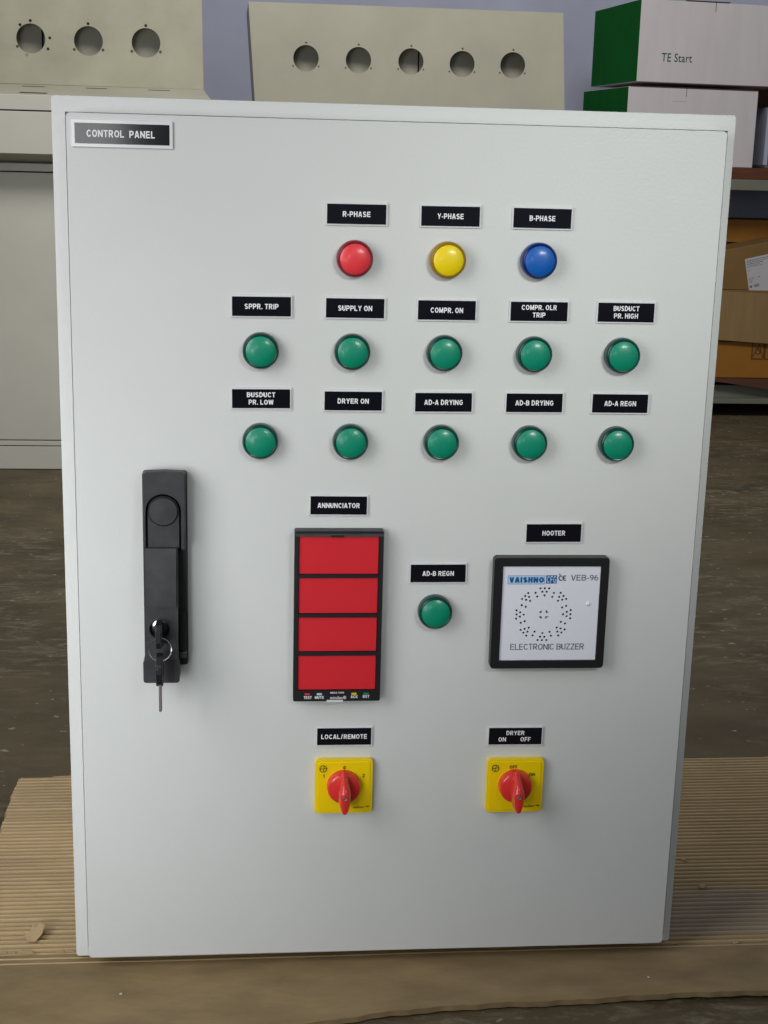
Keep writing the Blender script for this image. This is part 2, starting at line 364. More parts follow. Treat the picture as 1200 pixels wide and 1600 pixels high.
# ================================================================== CONTROL PANEL
W, B, H, MG, DT = 0.505, 0.008, 0.7011, 0.0127, 0.0175
cpn = empty('electrical_enclosure', (0, 0.1, ZG), 'large light grey electrical control panel with pilot lamps, standing on cardboard', 'electrical panel')
x0, x1, z0, z1 = -W/2-MG, W/2+MG-.0008, B-MG+.0042, B+H+MG
body = MB().prism(rrect(x0, x1, z0, z1, 0.0025, 3), [rect(-W/2-.0025, W/2+.0060, B-.0002, B+H+.0008)], DT, DT+0.19).build('enclosure_body', M['panel'], cpn, 0.0022, 3)
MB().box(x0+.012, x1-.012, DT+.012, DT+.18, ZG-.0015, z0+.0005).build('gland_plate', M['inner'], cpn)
MB().box(x0+.002, x1-.002, DT+.1895, DT+.1915, z0+.002, z1-.002).build('rear_plate', M['panel'], cpn)
MB().prism(rect(-W/2+.004, W/2-.004, B+.013, B+H-.004), [rect(-W/2+.013, W/2-.013, B+.013, B+H-.013)], .0142, DT+.004).build('door_seal', M['seal'], cpn)
MB().prism(rect(-W/2-.0026, W/2+.0061, B-.0001, B+H+.0008), [rect(-W/2+.02, W/2-.02, B+.03, B+H-.02)], DT+.0035, DT+.005).build('inner_flange', M['panel'], cpn)
# sheet metal door with the lamp and instrument fronts standing on it
door = MB().prism(rrect(-W/2, W/2, B, B+H, 0.0034, 4), [], 0.0, 0.0140).build('door', M['panel'], cpn, 0.0020, 4)

# nameplates -----------------------------------------------------------
mm = 0.000485
def nameplate(cx, cz, lines, w_=0.048, h_=0.0176, br=0.0013, tilt=0.0, label=None):
    o = MB().prism(rrect(-w_/2, w_/2, -h_/2, h_/2, .0004, 1), [], 0, 0.0014)
    fr = o.build('nameplate', M['white'], cpn, 0.0003, 1, off=Vector((0, 0, 0)))
    fr.location = Vector((cx, -0.0014, cz))-OFF[cpn.name]; fr.rotation_euler.y = tilt
    pl = MB().prism(rect(-w_/2+br, w_/2-br, -h_/2+br, h_/2-br), [], -0.0003, 0.0001).build('plate', M['blackg'], fr, off=Vector((0, 0, 0)))
    caps_mb(lines, -0.00042).build('lettering', M['print_w'], fr, fix=False, off=Vector((0, 0, 0)))
    if label: fr['label'] = label
    return fr
CX = (-0.1070, -0.0343, 0.0378, 0.1112, 0.1813)
ch = 0.0041
def one(s, wpx, k=mm, h=ch): return [(s, 0, 0, wpx*k, h)]
def two(a, wa, b_, wb, k=mm): return [(a, 0, .00315, wa*k, .0039), (b_, 0, -.0027, wb*k, .0039)]
plates = [(-0.0346, .6399, one('R-PHASE', 44)), (.0381, .6399, one('Y-PHASE', 42)), (.1101, .6399, one('B-PHASE', 42)),
          (CX[0], .5683, one('SPPR. TRIP', 54)), (CX[1], .5681, one('SUPPLY ON', 55)), (CX[2], .5677, one('COMPR. ON', 53)),
          (CX[3], .5679, two('COMPR. OLR', 58, 'TRIP', 21)), (CX[4], .5682, two('BUSDUCT', 43, 'PR. HIGH', 40)),
          (CX[0], .4961, two('BUSDUCT', 46, 'PR. LOW', 40)), (CX[1], .4950, one('DRYER ON', 51)), (CX[2], .4947, one('AD-A DRYING', 62, .00050)),
          (CX[3], .4950, one('AD-B DRYING', 62, .00050)), (CX[4], .4952, one('AD-A REGN', 52, .0005)),
          (-.0443, .4099, one('ANNUNCIATOR', 68, .0005)), (.1329, .3872, one('HOOTER', 38, .0005)), (.0384, .3528, one('AD-B REGN', 52, .0005)),
          (-.0362, .2102, one('LOCAL / REMOTE', 74, .00052)),
          (.1095, .2087, [('DRYER', 0, .0030, 30*.00052, .0039), ('ON', -.0111, -.0028, 12.5*.00052, .0039), ('OFF', .0090, -.0028, 17*.00052, .0039)])]
for px_, pz_, ln in plates:
    nameplate(px_, pz_, ln, tilt=random.uniform(-.006, .006))
nameplate(-.2112, .6945, [('CONTROL  PANEL', -0.001, 0, 106*.000475, .0052)], .0750, .0200, .0026, 0.0, 'wide nameplate with broad white border')

# pilot lamps -----------------------------------------------------------
R0 = 0.0142
skirt = [(0.0001, 0.0), (R0, 0.0), (R0, -.0052), (R0-.0003, -.0068), (R0-.0009, -.0080), (R0-.0018, -.0086), (R0-.0023, -.0084)]
RL = R0-.0025
lensp = [(RL, -.0080), (RL, -.0086)]
for k in range(1, 15):
    t = k/14.0; lensp.append((max(RL*(1-t), 1e-5), -.0086-.0024*(1-(1-t)**2.6)))
SK = {}; LN = {}
def lamp(cx, cz, colr, label=None):
    if colr not in SK:
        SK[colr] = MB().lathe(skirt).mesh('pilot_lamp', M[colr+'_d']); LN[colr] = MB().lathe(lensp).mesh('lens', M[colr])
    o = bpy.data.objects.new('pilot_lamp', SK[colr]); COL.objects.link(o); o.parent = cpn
    o.location = Vector((cx, -0.0001, cz))-OFF[cpn.name]
    l = bpy.data.objects.new('lens', LN[colr]); COL.objects.link(l); l.parent = o
    if label: o['label'] = label
PZ = [(-.0355, .6063, 'red', 'red pilot lamp'), (.0368, .6067, 'yel', 'yellow pilot lamp'), (.1085, .6074, 'blu', 'blue pilot lamp')]
PX = (-.1075, -.0360, .0368, .1086, .1798)
for a in PZ: lamp(*a)
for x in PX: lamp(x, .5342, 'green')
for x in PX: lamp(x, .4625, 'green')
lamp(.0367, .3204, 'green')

# annunciator -----------------------------------------------------------
ax0, ax1, az0, az1 = -.0797, -.0078, .2455, .3905
fr_y = -.0105
wins = []
for ya, yb in ((838, 897), (903, 958.5), (964.5, 1018), (1024, 1078)):
    a = at(464, yb, 1, -.0095); c = at(593.5, ya, 1, -.0095)
    wins.append((a.z-.0003, c.z+.0003))
wx0, wx1 = ax0+.0034, ax1-.0036
an = MB().prism(rrect(ax0, ax1, az0, az1, .0012, 2), [rect(wx0, wx1, a, c) for a, c in wins], fr_y, 0.0).build('annunciator', M['black'], cpn)
an['label'] = 'black annunciator with four red windows'
for a, c in wins:
    MB().prism(rect(wx0+.0003, wx1-.0003, a+.0003, c-.0003), [], fr_y+.0014, -.002).build('window', M['window'], an, 0.0004, 2)
MB().hexa([(ax0+.0005, fr_y-.0004, az1-.0042), (ax1-.0005, fr_y-.0004, az1-.0042), (ax1-.0008, fr_y+.0004, az1+.0005), (ax0+.0008, fr_y+.0004, az1+.0005)],
          [(ax0+.0005, fr_y+.004, az1-.0042), (ax1-.0005, fr_y+.004, az1-.0042), (ax1-.0008, fr_y+.0095, az1+.0005), (ax0+.0008, fr_y+.0095, az1+.0005)]).build('top_lip', M['handle'], an)
MB().box(-.0505, -.0400, fr_y-.0007, fr_y+.002, az1-.0046, az1-.0030).build('latch_notch', M['gap'], an)
MB().box(-.0520, -.0385, fr_y-.0011, fr_y+.002, az0-.0004, az0+.0012).build('bottom_latch', M['white'], an)
for pxx, c in ((480, 'red'), (499, 'print_ltblue'), (553, 'yel'), (572, 'green')):
    p = at(pxx, 1084.5 if pxx < 540 else 1083.8, 1, fr_y)
    MB().prism(rrect(p.x-.0022, p.x+.0022, p.z-.0008, p.z+.0008, .0006, 2), [], fr_y-.0006, fr_y+.0005).build('button', M[c], an)
def ptxt(s, pa, pb, py, hpx, y, b_=.012, sh=0):
    a = at(pa, py, 1, y); c = at(pb, py, 1, y); t = at((pa+pb)/2, py-hpx/2, 1, y); u = at((pa+pb)/2, py+hpx/2, 1, y)
    return (s, (a.x+c.x)/2, (t.z+u.z)/2, c.x-a.x, t.z-u.z, b_, sh)
ty = fr_y-.0003
caps_mb([ptxt('TEST', 474.5, 487, 1090, 4.4, ty), ptxt('MUTE', 492, 506, 1089.8, 4.4, ty), ptxt('ACK', 548, 559, 1088.6, 4.4, ty),
         ptxt('RST', 567, 577, 1088.3, 4.4, ty), ptxt('MBAS 9400', 516, 537.5, 1082.3, 2.6, ty)], ty).build('lettering', M['print_w'], an, fix=False)
text_mb([ptxt('minilec®', 516, 541, 1090, 5.0, ty)], ty).build('lettering', M['print_w'], an, fix=False)

# buzzer -----------------------------------------------------------
bx0, bx1, bz0, bz1 = .0836, .1796, .2722, .3682
fx0, fx1, fz0, fz1 = bx0+.0075, bx1-.0068, bz0+.0068, bz1-.0075
by = -.0088
bz = MB().prism(rrect(bx0, bx1, bz0, bz1, .003, 4), [rect(fx0, fx1, fz0, fz1)], by, 0.0).build('buzzer', M['black'], cpn, 0.0012, 2)
bz['label'] = 'square buzzer with white perforated face'
fy = by+.0012
def cp(x, y): return at(x/5+740, y/5+800, 1, fy)
dots = [(523,597),(557,597),(591,597),(538,624),(571,624),(554,652),(428,634),(404,657),(380,680),(435,664),(411,687),(442,695),(485,632),(498,661),
(628,633),(615,664),(681,632),(703,656),(725,680),(670,664),(693,686),(660,694),(377,729),(408,741),(724,734),(692,746),(336,769),(336,801),(333,834),
(364,785),(362,818),(391,802),(759,767),(757,799),(755,831),(729,781),(727,815),(699,799),(369,866),(400,854),(682,859),(714,871),(368,922),(390,944),
(412,966),(400,914),(422,936),(432,905),(711,918),(687,942),(662,965),(680,911),(655,935),(650,904),(476,935),(461,965),(594,937),(604,967),
(500,1001),(535,1001),(568,1001),(520,975),(553,975),(538,947)]
holes = []
for d in dots:
    p = cp(*d); holes.append(circ(p.x, p.z, .00100, 10))
for tri in (((509,787),(534,764),(532,790)), ((564,764),(564,790),(589,788)), ((508,816),(534,815),(530,838)), ((560,815),(588,815),(559,838))):
    holes.append([(cp(*t).x, cp(*t).z) for t in tri])
MB().prism(rect(fx0+.0002, fx1-.0002, fz0+.0002, fz1-.0002), holes, fy, fy+.0008).build('face_plate', M['buzz'], bz)
MB().box(fx0, fx1, fy+.003, fy+.004, fz0, fz1).build('sounder_backing', M['gap'], bz)
p = cp(892, 718); MB().lathe([(.0016, fy), (.0015, fy-.0006), (.0009, fy-.0012), (.00001, fy-.0014)], p.x, p.z, 16).build('indicator_led', M['print_w'], bz)
def ctxt(s, xa, xb, ya, yb, b_=.0, sh=0):
    a = cp(xa, (ya+yb)/2); c = cp(xb, (ya+yb)/2); t = cp((xa+xb)/2, ya); u = cp((xa+xb)/2, yb)
    return (s, (a.x+c.x)/2, (t.z+u.z)/2, c.x-a.x, t.z-u.z, b_, sh)
def cbox(mb, xa, xb, ya, yb, y, hole=0):
    a = cp(xa, (ya+yb)/2); c = cp(xb, (ya+yb)/2); t = cp((xa+xb)/2, ya); u = cp((xa+xb)/2, yb)
    hs = [rect(a.x+hole, c.x-hole, u.z+hole, t.z-hole)] if hole else []
    mb.prism(rect(a.x, c.x, u.z, t.z), hs, y, fy)
ty = fy-.0003
caps_mb([ctxt('VEB-96', 762, 973, 490, 534), ctxt('ELECTRONIC BUZZER', 286, 860, 1028, 1074)], ty, .058).build('lettering', M['print_k'], bz, fix=False)
mb = MB(); cbox(mb, 268, 556, 497, 563, fy-.00008); mb.build('logo_ground', M['print_ltblue'], bz)
mb = MB(); cbox(mb, 267, 557, 496, 564, fy-.00014, .00028); cbox(mb, 566, 651, 494, 559, fy-.00010); mb.build('logo_block', M['print_blue'], bz)
caps_mb([ctxt('VAISHNO', 280, 549, 508, 551)], ty, .14).build('lettering', M['print_blue'], bz, fix=False)
caps_mb([ctxt('CFG', 572, 646, 499, 555)], ty, .085).build('lettering', M['print_ltblue'], bz, fix=False)
# the CE mark: two arcs with a bar
mb = MB()
for cxx in (684, 714):
    c0 = cp(cxx, 516); r_ = .0023
    arc = [(c0.x+r_*math.cos(math.radians(a)), c0.z+r_*math.sin(math.radians(a))) for a in range(65, 300, 12)]
    ins = [(c0.x+(r_-.0009)*math.cos(math.radians(a)), c0.z+(r_-.0009)*math.sin(math.radians(a))) for a in range(295, 60, -12)]
    mb.prism(arc+ins, [], ty, fy)
c0 = cp(714, 516); mb.prism(rect(c0.x-.0017, c0.x+.0004, c0.z-.0004, c0.z+.0004), [], ty, fy)
c0 = cp(672, 488); mb.prism(circ(c0.x, c0.z, .0007, 12), [circ(c0.x, c0.z, .0004, 12)], ty, fy)
mb.build('conformity_mark', M['print_k'], bz)

# rotary switches -----------------------------------------------------------
def switch(cx, cz, legends, brand):
    hw = .0243
    o = MB().prism(rrect(cx-hw, cx+hw, cz-hw, cz+hw, .003, 4), [], -.0056, 0).build('rotary_switch', M['swy'], cpn, .0014, 3)
    MB().prism(rrect(cx-hw+.0022, cx+hw-.0022, cz-hw+.0022, cz+hw-.0022, .002, 3), [], -.0062, -.004).build('legend_plate', M['swy'], o, .0003, 2)
    kx, kz = cx-.0002, cz+.0012
    R = .0138
    kn = MB().lathe([(R+.0006, -.0062), (R+.0004, -.0085), (R, -.0125), (R-.0006, -.0138), (R-.0016, -.0144), (.00001, -.0148)], kx, kz, 48).build('knob', M['swr'], o)
    # grip: sections stacked along y, each a teardrop in x-z
    secs = [(-.0135, .0156, .0140, .0058), (-.0180, .0134, .0150, .0056), (-.0225, .0104, .0160, .0053), (-.0262, .0070, .0166, .0048), (-.0285, .0038, .0162, .0038), (-.0292, .0014, .0152, .0020)]
    vs = []; fs = []; n = 28
    for (y, top, bot, hw2) in secs:
        for k in range(n):
            a = 2*math.pi*k/n; c, s = math.cos(a), math.sin(a)
            zz = (top if s > 0 else bot)*s
            wv = hw2*(abs(c)**0.75)*(1 if c > 0 else -1)
            if s > 0: wv *= (1-.35*s)
            vs.append((kx+wv, y, kz+zz))
    for i in range(len(secs)-1):
        for k in range(n):
            j = (k+1) % n; fs.append((i*n+k, i*n+j, (i+1)*n+j, (i+1)*n+k))
    fs.append(tuple((len(secs)-1)*n+k for k in range(n))); fs.append(tuple(range(n-1, -1, -1)))
    MB().add(vs, fs, True).build('grip', M['swr'], o)
    # small screw recess on the grip and white pointer line
    MB().lathe([(.0017, -.0296), (.0015, -.0299), (.0009, -.0297), (.00001, -.0294)], kx, kz-.0015, 16).build('screw', M['keysteel'], o)
    y = -.0065
    caps_mb([(s, cx+dx, cz+dz, wd*1.15, .0031) for s, dx, dz, wd in legends], y, .095).build('lettering', M['print_blk'], o, fix=False)
    text_mb([(brand, cx+.0150, cz-.0186, .0140, .0021, .02, .3)], y).build('lettering', M['print_blk'], o, fix=False)
    lx, lz = cx-.0175, cz+.0166
    mb = MB().prism(circ(lx, lz, .0032, 28), [circ(lx, lz, .0026, 28)], y, -.0062)
    mb.prism(rect(lx-.0027, lx-.0004, lz-.0003, lz+.0003), [], y, -.0062)
    mb.prism(rect(lx+.0004, lx+.0027, lz+.0001, lz+.0006), [], y, -.0062)
    mb.prism([(lx-.0003, lz-.0021), (lx+.0002, lz-.0021), (lx+.0009, lz+.0022), (lx+.0004, lz+.0022)], [], y, -.0062)
    mb.build('emblem', M['print_blk'], o)
    return o
switch(-.0360, .1666, [('0', .0003, .0176, .0017), ('1', -.0170, .0101, .0011), ('2', .0165, .0101, .0018)], 'salzer™')
switch(.1104, .1650, [('OFF', -.0020, .0176, .0058), ('ON', .0142, .0105, .0044)], 'salzer™')

# swing handle -----------------------------------------------------------
hx0, hx1, hz0, hz1 = -.1988, -.1656, .2705, .4400
sh_ = MB().prism(rrect(hx0-.0012, hx1+.0004, hz0+.0075, hz1-.002, .002, 3), [], -.0095, 0.0).build('swing_handle', M['handle_dark'], cpn, .0010, 2)
sh_['label'] = 'black swing handle with lock'
# head block with a U-shaped recess
hcx, hcz = -.1832, .4085
def ushape(r, zb, n=18): return [(hcx+r*math.cos(a), hcz+r*math.sin(a)) for a in [math.pi*k/n for k in range(n+1)]]+[(hcx-r, zb), (hcx+r, zb)]
out = [(hx1-.0004, .3775), (hx1-.0004, .4385), (hx1-.0030, .4402), (-.182, .4408), (hx0+.0030, .4402), (hx0, .4385), (hx0, .3775)]
u = ushape(.0137, .3776)
headp = [(hcx-.0137, .3775), (hx0, .3775), (hx0, .4385), (hx0+.0030, .4402), (-.182, .4408), (hx1-.0030, .4402), (hx1-.0004, .4385), (hx1-.0004, .3775), (hcx+.0137, .3775)] + u[:19]
MB().prism(headp[::-1], [], -.0185, -.0095).build('handle_head', M['handle'], sh_, .0009, 2)
hub = ushape(.0122, .3785, 24)
MB().prism(hub, [], -.0178, -.009).build('hub', M['handle'], sh_, .0006, 2)
MB().prism(circ(hcx, hcz, .0121, 40), [circ(hcx, hcz, .0115, 40)], -.0182, -.0170).build('hub_groove', M['gap'], sh_)
MB().lathe([(.0114, -.0178), (.0113, -.0188), (.0108, -.0193), (.0001, -.0197)], hcx, hcz, 40).build('hub_cap', M['handle'], sh_)
# lever: bowed bar, nearer in its middle, with the lock recess below
lx0, lx1 = hx0+.0002, hx1-.0066
vs = []; fs = []; N = 16
for k in range(N+1):
    t = k/N; z = .3795-t*(.3795-.3330); y = -.0225-.0055*math.sin(math.pi*min(1, t*1.1)/2)
    vs += [(lx0, -.0095, z), (lx0, y+.001, z), (lx0+.0012, y, z), (lx1-.0012, y, z), (lx1, y+.001, z), (lx1, -.0095, z)]
for k in range(N):
    a, c = k*6, (k+1)*6
    for i in range(5): fs.append((a+i, c+i, c+i+1, a+i+1))
    fs.append((a+5, c+5, c, a))
fs.append((0, 1, 2, 3, 4, 5)); fs.append(tuple(N*6+i for i in (5, 4, 3, 2, 1, 0)))
MB().add(vs, fs).build('lever_grip', M['handle'], sh_)
# curved seam arc on top of the lever
lk = at(249, 984, 1, -.027)
lkx, lkz = lk.x, lk.z
MB().prism(rect(lx0, lx1, .2880, .3330), [circ(lkx, lkz, .0080, 32)], -.0265, -.0095).build('lock_housing', M['handle'], sh_)
MB().lathe([(.0079, -.0120), (.0079, -.0222), (.0074, -.0226), (.00001, -.0226)], lkx, lkz, 32).build('lock_cylinder', M['chrome'], sh_)
MB().lathe([(.0056, -.0224), (.0056, -.0236), (.0050, -.0240), (.00001, -.0240)], lkx+.001, lkz, 28).build('lock_plug', M['handle_dark'], sh_)
MB().prism(rrect(hx0-.0014, lx1+.0008, hz0-.0022, .2876, .0022, 3), [], -.0255, -.0095).build('handle_tip', M['handle'], sh_, .0012, 2)
MB().box(lx1+.0005, hx1-.0008, -.0150, -.0095, .292, .325).build('side_catch', M['gap'], sh_, .0005, 1)
MB().prism(rrect(lx1+.0004, hx1-.0004, .2865, .2915, .001, 2), [], -.0170, -.009).build('side_pivot', M['handle'], sh_, .0005, 1)

# keys hanging in the lock -----------------------------------------------------------
kb = empty('key_bunch', (lkx, -.030, lkz-.012), 'two black headed keys on a thin wire ring, one in the black handle lock', 'keys')
def yz_plate(mb, pts, x0_, x1_):    # outline in (y, z), thick along x
    tris = tessellate_polygon([[Vector((p[0], p[1], 0)) for p in pts]]); n = len(pts)
    vs = [(x0_, p[0], p[1]) for p in pts]+[(x1_, p[0], p[1]) for p in pts]
    fs = [tuple(t) for t in tris]+[(t[2]+n, t[1]+n, t[0]+n) for t in tris]+[(i, (i+1) % n, (i+1) % n+n, i+n) for i in range(n)]
    return mb.add(vs, fs)
# inserted key: head edge-on towards the viewer
k1 = yz_plate(MB(), [(-.0235, lkz-.0030), (-.0270, lkz-.0095), (-.0330, lkz-.0118), (-.0420, lkz-.0110), (-.0465, lkz-.0050), (-.0465, lkz+.0040), (-.0430, lkz+.0090), (-.0330, lkz+.0098), (-.0270, lkz+.0080), (-.0235, lkz+.0030)], lkx-.0021, lkx+.0028).build('key', M['black'], kb, .0009, 2)
MB().box(lkx-.0010, lkx+.0012, -.0240, -.0150, lkz-.0030, lkz+.0030).build('blade', M['keysteel'], k1)
rc = at(250, 1015, 1, -.044)
rg = [(rc.x+.0090*math.cos(2*math.pi*k/40), -.0440+.0012*math.sin(2*math.pi*k/40), rc.z+.0090*math.sin(2*math.pi*k/40)) for k in range(40)]
MB().tube(rg, .00038, 6, True).build('split_ring', M['chrome'], kb)
a = at(253, 1021, 1, -.043); c = at(250, 1046, 1, -.043); d = at(250, 1071, 1, -.043)
hz = a.z; bt = d.z
k2 = MB().add([], [])
yz_plate(k2, [(-.0400, hz), (-.0480, hz-.001), (-.0535, hz-.007), (-.0535, hz-.014), (-.0480, bt+.003), (-.0455, bt), (-.0405, bt), (-.0385, bt+.003), (-.0340, hz-.014), (-.0340, hz-.007)], d.x-.0028, d.x+.0026)
k2 = k2.build('key', M['black'], kb, .0009, 2)
p = at(246, 1047, 1, -.055)
MB().prism(circ(p.x, p.z, .0009, 10), [], -.0540, -.0525).build('rivet', M['chrome'], k2)
e = at(250, 1111, 1, -.043)
MB().box(d.x-.0008, d.x+.0014, -.0470, -.0400, e.z+.0007, bt+.002).build('blade', M['keysteel'], k2, .0005, 2)

# ================================================================== CARDBOARD UNDER THE PANEL
cb = empty('cardboard_sheet', (0, 0.1, ZG-.006), 'flattened corrugated kraft cardboard lying on the floor under the grey panel', 'cardboard')
def torn(x): return .030-.010*(x+.33)/.6+.0018*math.sin(x*37)+.0014*math.sin(x*91+1)+.0008*math.sin(x*230)
def front(x):
    pts = [(-.5, -.150), (-.30, -.118), (-.125, -.0925), (-.003, -.0715), (.106, -.0625), (.189, -.060), (.33, -.059), (.9, -.05)]
    for (a, b_), (c, d) in zip(pts, pts[1:]):
        if a <= x <= c: v = b_+(d-b_)*(x-a)/(c-a)
    return v+.0009*math.sin(x*31)+.0006*math.sin(x*120+2)+.0004*math.sin(x*310)
def back(x): return .402+.03*(x+.37)/.8+.0008*math.sin(x*60)
def left(y): return -.3720+.003*math.sin(y*9+1)+.0008*math.sin(y*170)+(.003*max(0, (y-.385)/.02) if y > .385 else 0)
pitch = .0076; NX = 90; NR = int((.43-.02)/pitch)+3; per = 8
vs = []; fs = []; rows = NR*per
rng = random.Random(3); amp = [rng.uniform(.93, 1.04) for _ in range(NR+2)]; dent = [(rng.uniform(-.36, .6), rng.uniform(.04, .4), rng.uniform(.006, .018)) for _ in range(14)]
for j in range(rows+1):
    yy = .012+j*pitch/per
    for i in range(NX+1):
        t = i/NX; y = min(yy, back(-.37+t*1.0)); y0 = y
        xl = left(y); x = xl+(0.72-xl)*t
        yw = y+.0007*math.sin(x*9+y*9)+.0002*math.sin(x*41)
        ph = (j % per)/per; r_ = amp[j//per]
        hgt = .0060*r_*abs(math.sin(math.pi*ph))**.8
        if yy > y0+1e-6: hgt = -.003
        for dx, dy, dr in dent:
            q = ((x-dx)**2+((y-dy)*1.5)**2)/(dr*dr)
            if q < 1: hgt *= .45+.55*q
        vs.append((x, yw, ZG-.0058+hgt))
for j in range(rows):
    for i in range(NX):
        a = j*(NX+1)+i; fs.append((a, a+1, a+NX+2, a+NX+1))
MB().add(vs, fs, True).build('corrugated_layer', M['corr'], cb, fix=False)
# bottom liner under the flutes
MB().prism([], [], 0, 0) if False else None
bl = []; n = 40
for k in range(n+1):
    y = .0+.405*k/n; bl.append((left(y)-.0025-.001*math.sin(y*300), y))
bl += [(.72, .445), (.72, .0)]
b2 = MB(); tr_ = tessellate_polygon([[Vector((p[0], p[1], 0)) for p in bl]])
b2.add([(p[0], p[1], ZG-.0062) for p in bl]+[(p[0], p[1], ZG-.0077) for p in bl], [tuple(t) for t in tr_]+[(i, (i+1) % len(bl), (i+1) % len(bl)+len(bl), i+len(bl)) for i in range(len(bl))])
b2.build('base_liner', M['torn'], cb)
# smooth liner strip in front
vs = []; fs = []; NX = 400; NY = 14
for i in range(NX+1):
    x = -.3725+1.0925*i/NX
    for j in range(NY+1):
        t = j/NY; y = front(x)+(torn(x)-front(x))*t
        z = ZG-.0006+.0009*math.sin(x*7+y*20)*(1-t)+.0006*math.sin(x*23+1)*(1-t)
        vs.append((x, y, z))
top = len(vs)
for i in range(NX):
    for j in range(NY):
        a = i*(NY+1)+j; fs.append((a, a+NY+1, a+NY+2, a+1))
for i in range(NX+1):
    v = vs[i*(NY+1)]; vs.append((v[0], v[1]+.0004, v[2]-.0052))
for i in range(NX):
    a, c = i*(NY+1), (i+1)*(NY+1); fs.append((a, top+i, top+i+1, c))
t2 = len(vs)
for i in range(NX+1):
    v = vs[i*(NY+1)+NY]; vs.append((v[0], v[1], v[2]-.003))
for i in range(NX):
    a, c = i*(NY+1)+NY, (i+1)*(NY+1)+NY; fs.append((a, c, t2+i+1, t2+i))
MB().add(vs, fs, True).build('liner_strip', M['kraft'], cb, fix=True)
# ragged torn paper rim along the liner edge
mb = MB(); rng = random.Random(11)
x = -.37
while x < .7:
    L = rng.uniform(.006, .022)
    if rng.random() < .55:
        y = torn(x); d1, d2 = rng.uniform(.0004, .0030), rng.uniform(.0004, .0028)
        mb.add([(x, y-.0012, ZG+.0006), (x+L, torn(x+L)-.0012, ZG+.0006), (x+L*.8, torn(x+L)+d1, ZG+.0011), (x+L*.2, y+d2, ZG+.0010)], [(0, 1, 2, 3)])
    x += L
mb.build('torn_fringe', M['torn'], cb, fix=False)['kind'] = 'stuff'
# lifted tear of paper
p = at(50, 1465, 2, ZG)
fs_ = .72
vs = [(p.x-.004, p.y-.010, ZG+.0005), (p.x+.006, p.y-.012, ZG+.001), (p.x+.013, p.y-.004, ZG+.007), (p.x+.015, p.y+.008, ZG+.013), (p.x+.009, p.y+.013, ZG+.013), (p.x+.003, p.y+.008, ZG+.009), (p.x-.001, p.y+.017, ZG+.010), (p.x-.003, p.y+.006, ZG+.006), (p.x-.009, p.y+.002, ZG+.003)]
vs = [(p.x+(a-p.x)*fs_, p.y+(b_-p.y)*fs_, ZG+(c-ZG)*fs_) for a, b_, c in vs]
o = MB().add(vs+[(a, b_+.0006, c-.0005) for a, b_, c in vs], [tuple(range(9)), tuple(range(17, 8, -1))]+[(i, (i+1) % 9, (i+1) % 9+9, i+9) for i in range(9)]).build('torn_flap', M['torn'], cb, fix=False)

def crumb(name, px_, py_, sz, material, label, cat, h=.5, z=ZG+.0006, seed=1):
    p = at(px_, py_, 2, z); rng = random.Random(seed); n = 7; vs = []
    for k in range(n):
        a = 2*math.pi*k/n; r = sz*rng.uniform(.5, 1.1); vs.append((p.x+r*math.cos(a), p.y+r*.8*math.sin(a), z))
    vs += [((v[0]-p.x)*.6+p.x, (v[1]-p.y)*.6+p.y, z+sz*h*rng.uniform(.5, 1)) for v in vs]
    o = MB().add(vs, [tuple(range(n, 2*n))]+[(i, (i+1) % n, (i+1) % n+n, i+n) for i in range(n)]).build(name, material)
    return tag(o, label, cat)
crumb('paper_crumb', 189, 1553, .0022, M['scrap'], 'tiny white crumb on the smooth cardboard strip in front of the panel at left', 'crumb')
crumb('paper_crumb', 1013, 1527, .0018, M['scrap'], 'tiny pale crumb on the smooth cardboard strip below the panel corner at right', 'crumb', seed=4)
crumb('paper_crumb', 1098, 1385, .0050, M['torn'], 'small tan paper scrap on the corrugated cardboard right of the panel, above the clear film', 'scrap', .35, seed=5)
crumb('paper_crumb', 1068, 1343, .0042, M['torn'], 'tan paper scrap on the corrugated cardboard close to the panel side at right', 'scrap', .35, seed=8)

# clear film lying on the cardboard at right
edge = [(1030, 1400), (1105, 1391), (1150, 1398), (1215, 1392), (1215, 1463), (1130, 1462), (1030, 1466)]
gp = []
NXf, NYf = 40, 16
vs = []; fs = []
for i in range(NXf+1):
    for j in range(NYf+1):
        u_, v_ = i/NXf, j/NYf
        pa = at(1030+200*u_, 1399-8*math.sin(u_*2.6), 2, ZG); pb = at(1030+200*u_, 1466-4*u_, 2, ZG)
        p = pa.lerp(pb, v_)
        vs.append((p.x, p.y, ZG+.0018+.0011*math.sin(u_*9+v_*4)*math.cos(v_*5+u_*3)+.0004*math.sin(u_*31)))
for i in range(NXf):
    for j in range(NYf):
        a = i*(NYf+1)+j; fs.append((a, a+NYf+1, a+NYf+2, a+1))
fo = MB().add(vs, fs, True).build('plastic_film', M['film'], fix=False)
tag(fo, 'thin clear plastic film lying on the corrugated cardboard at the right foot of the panel', 'plastic film')

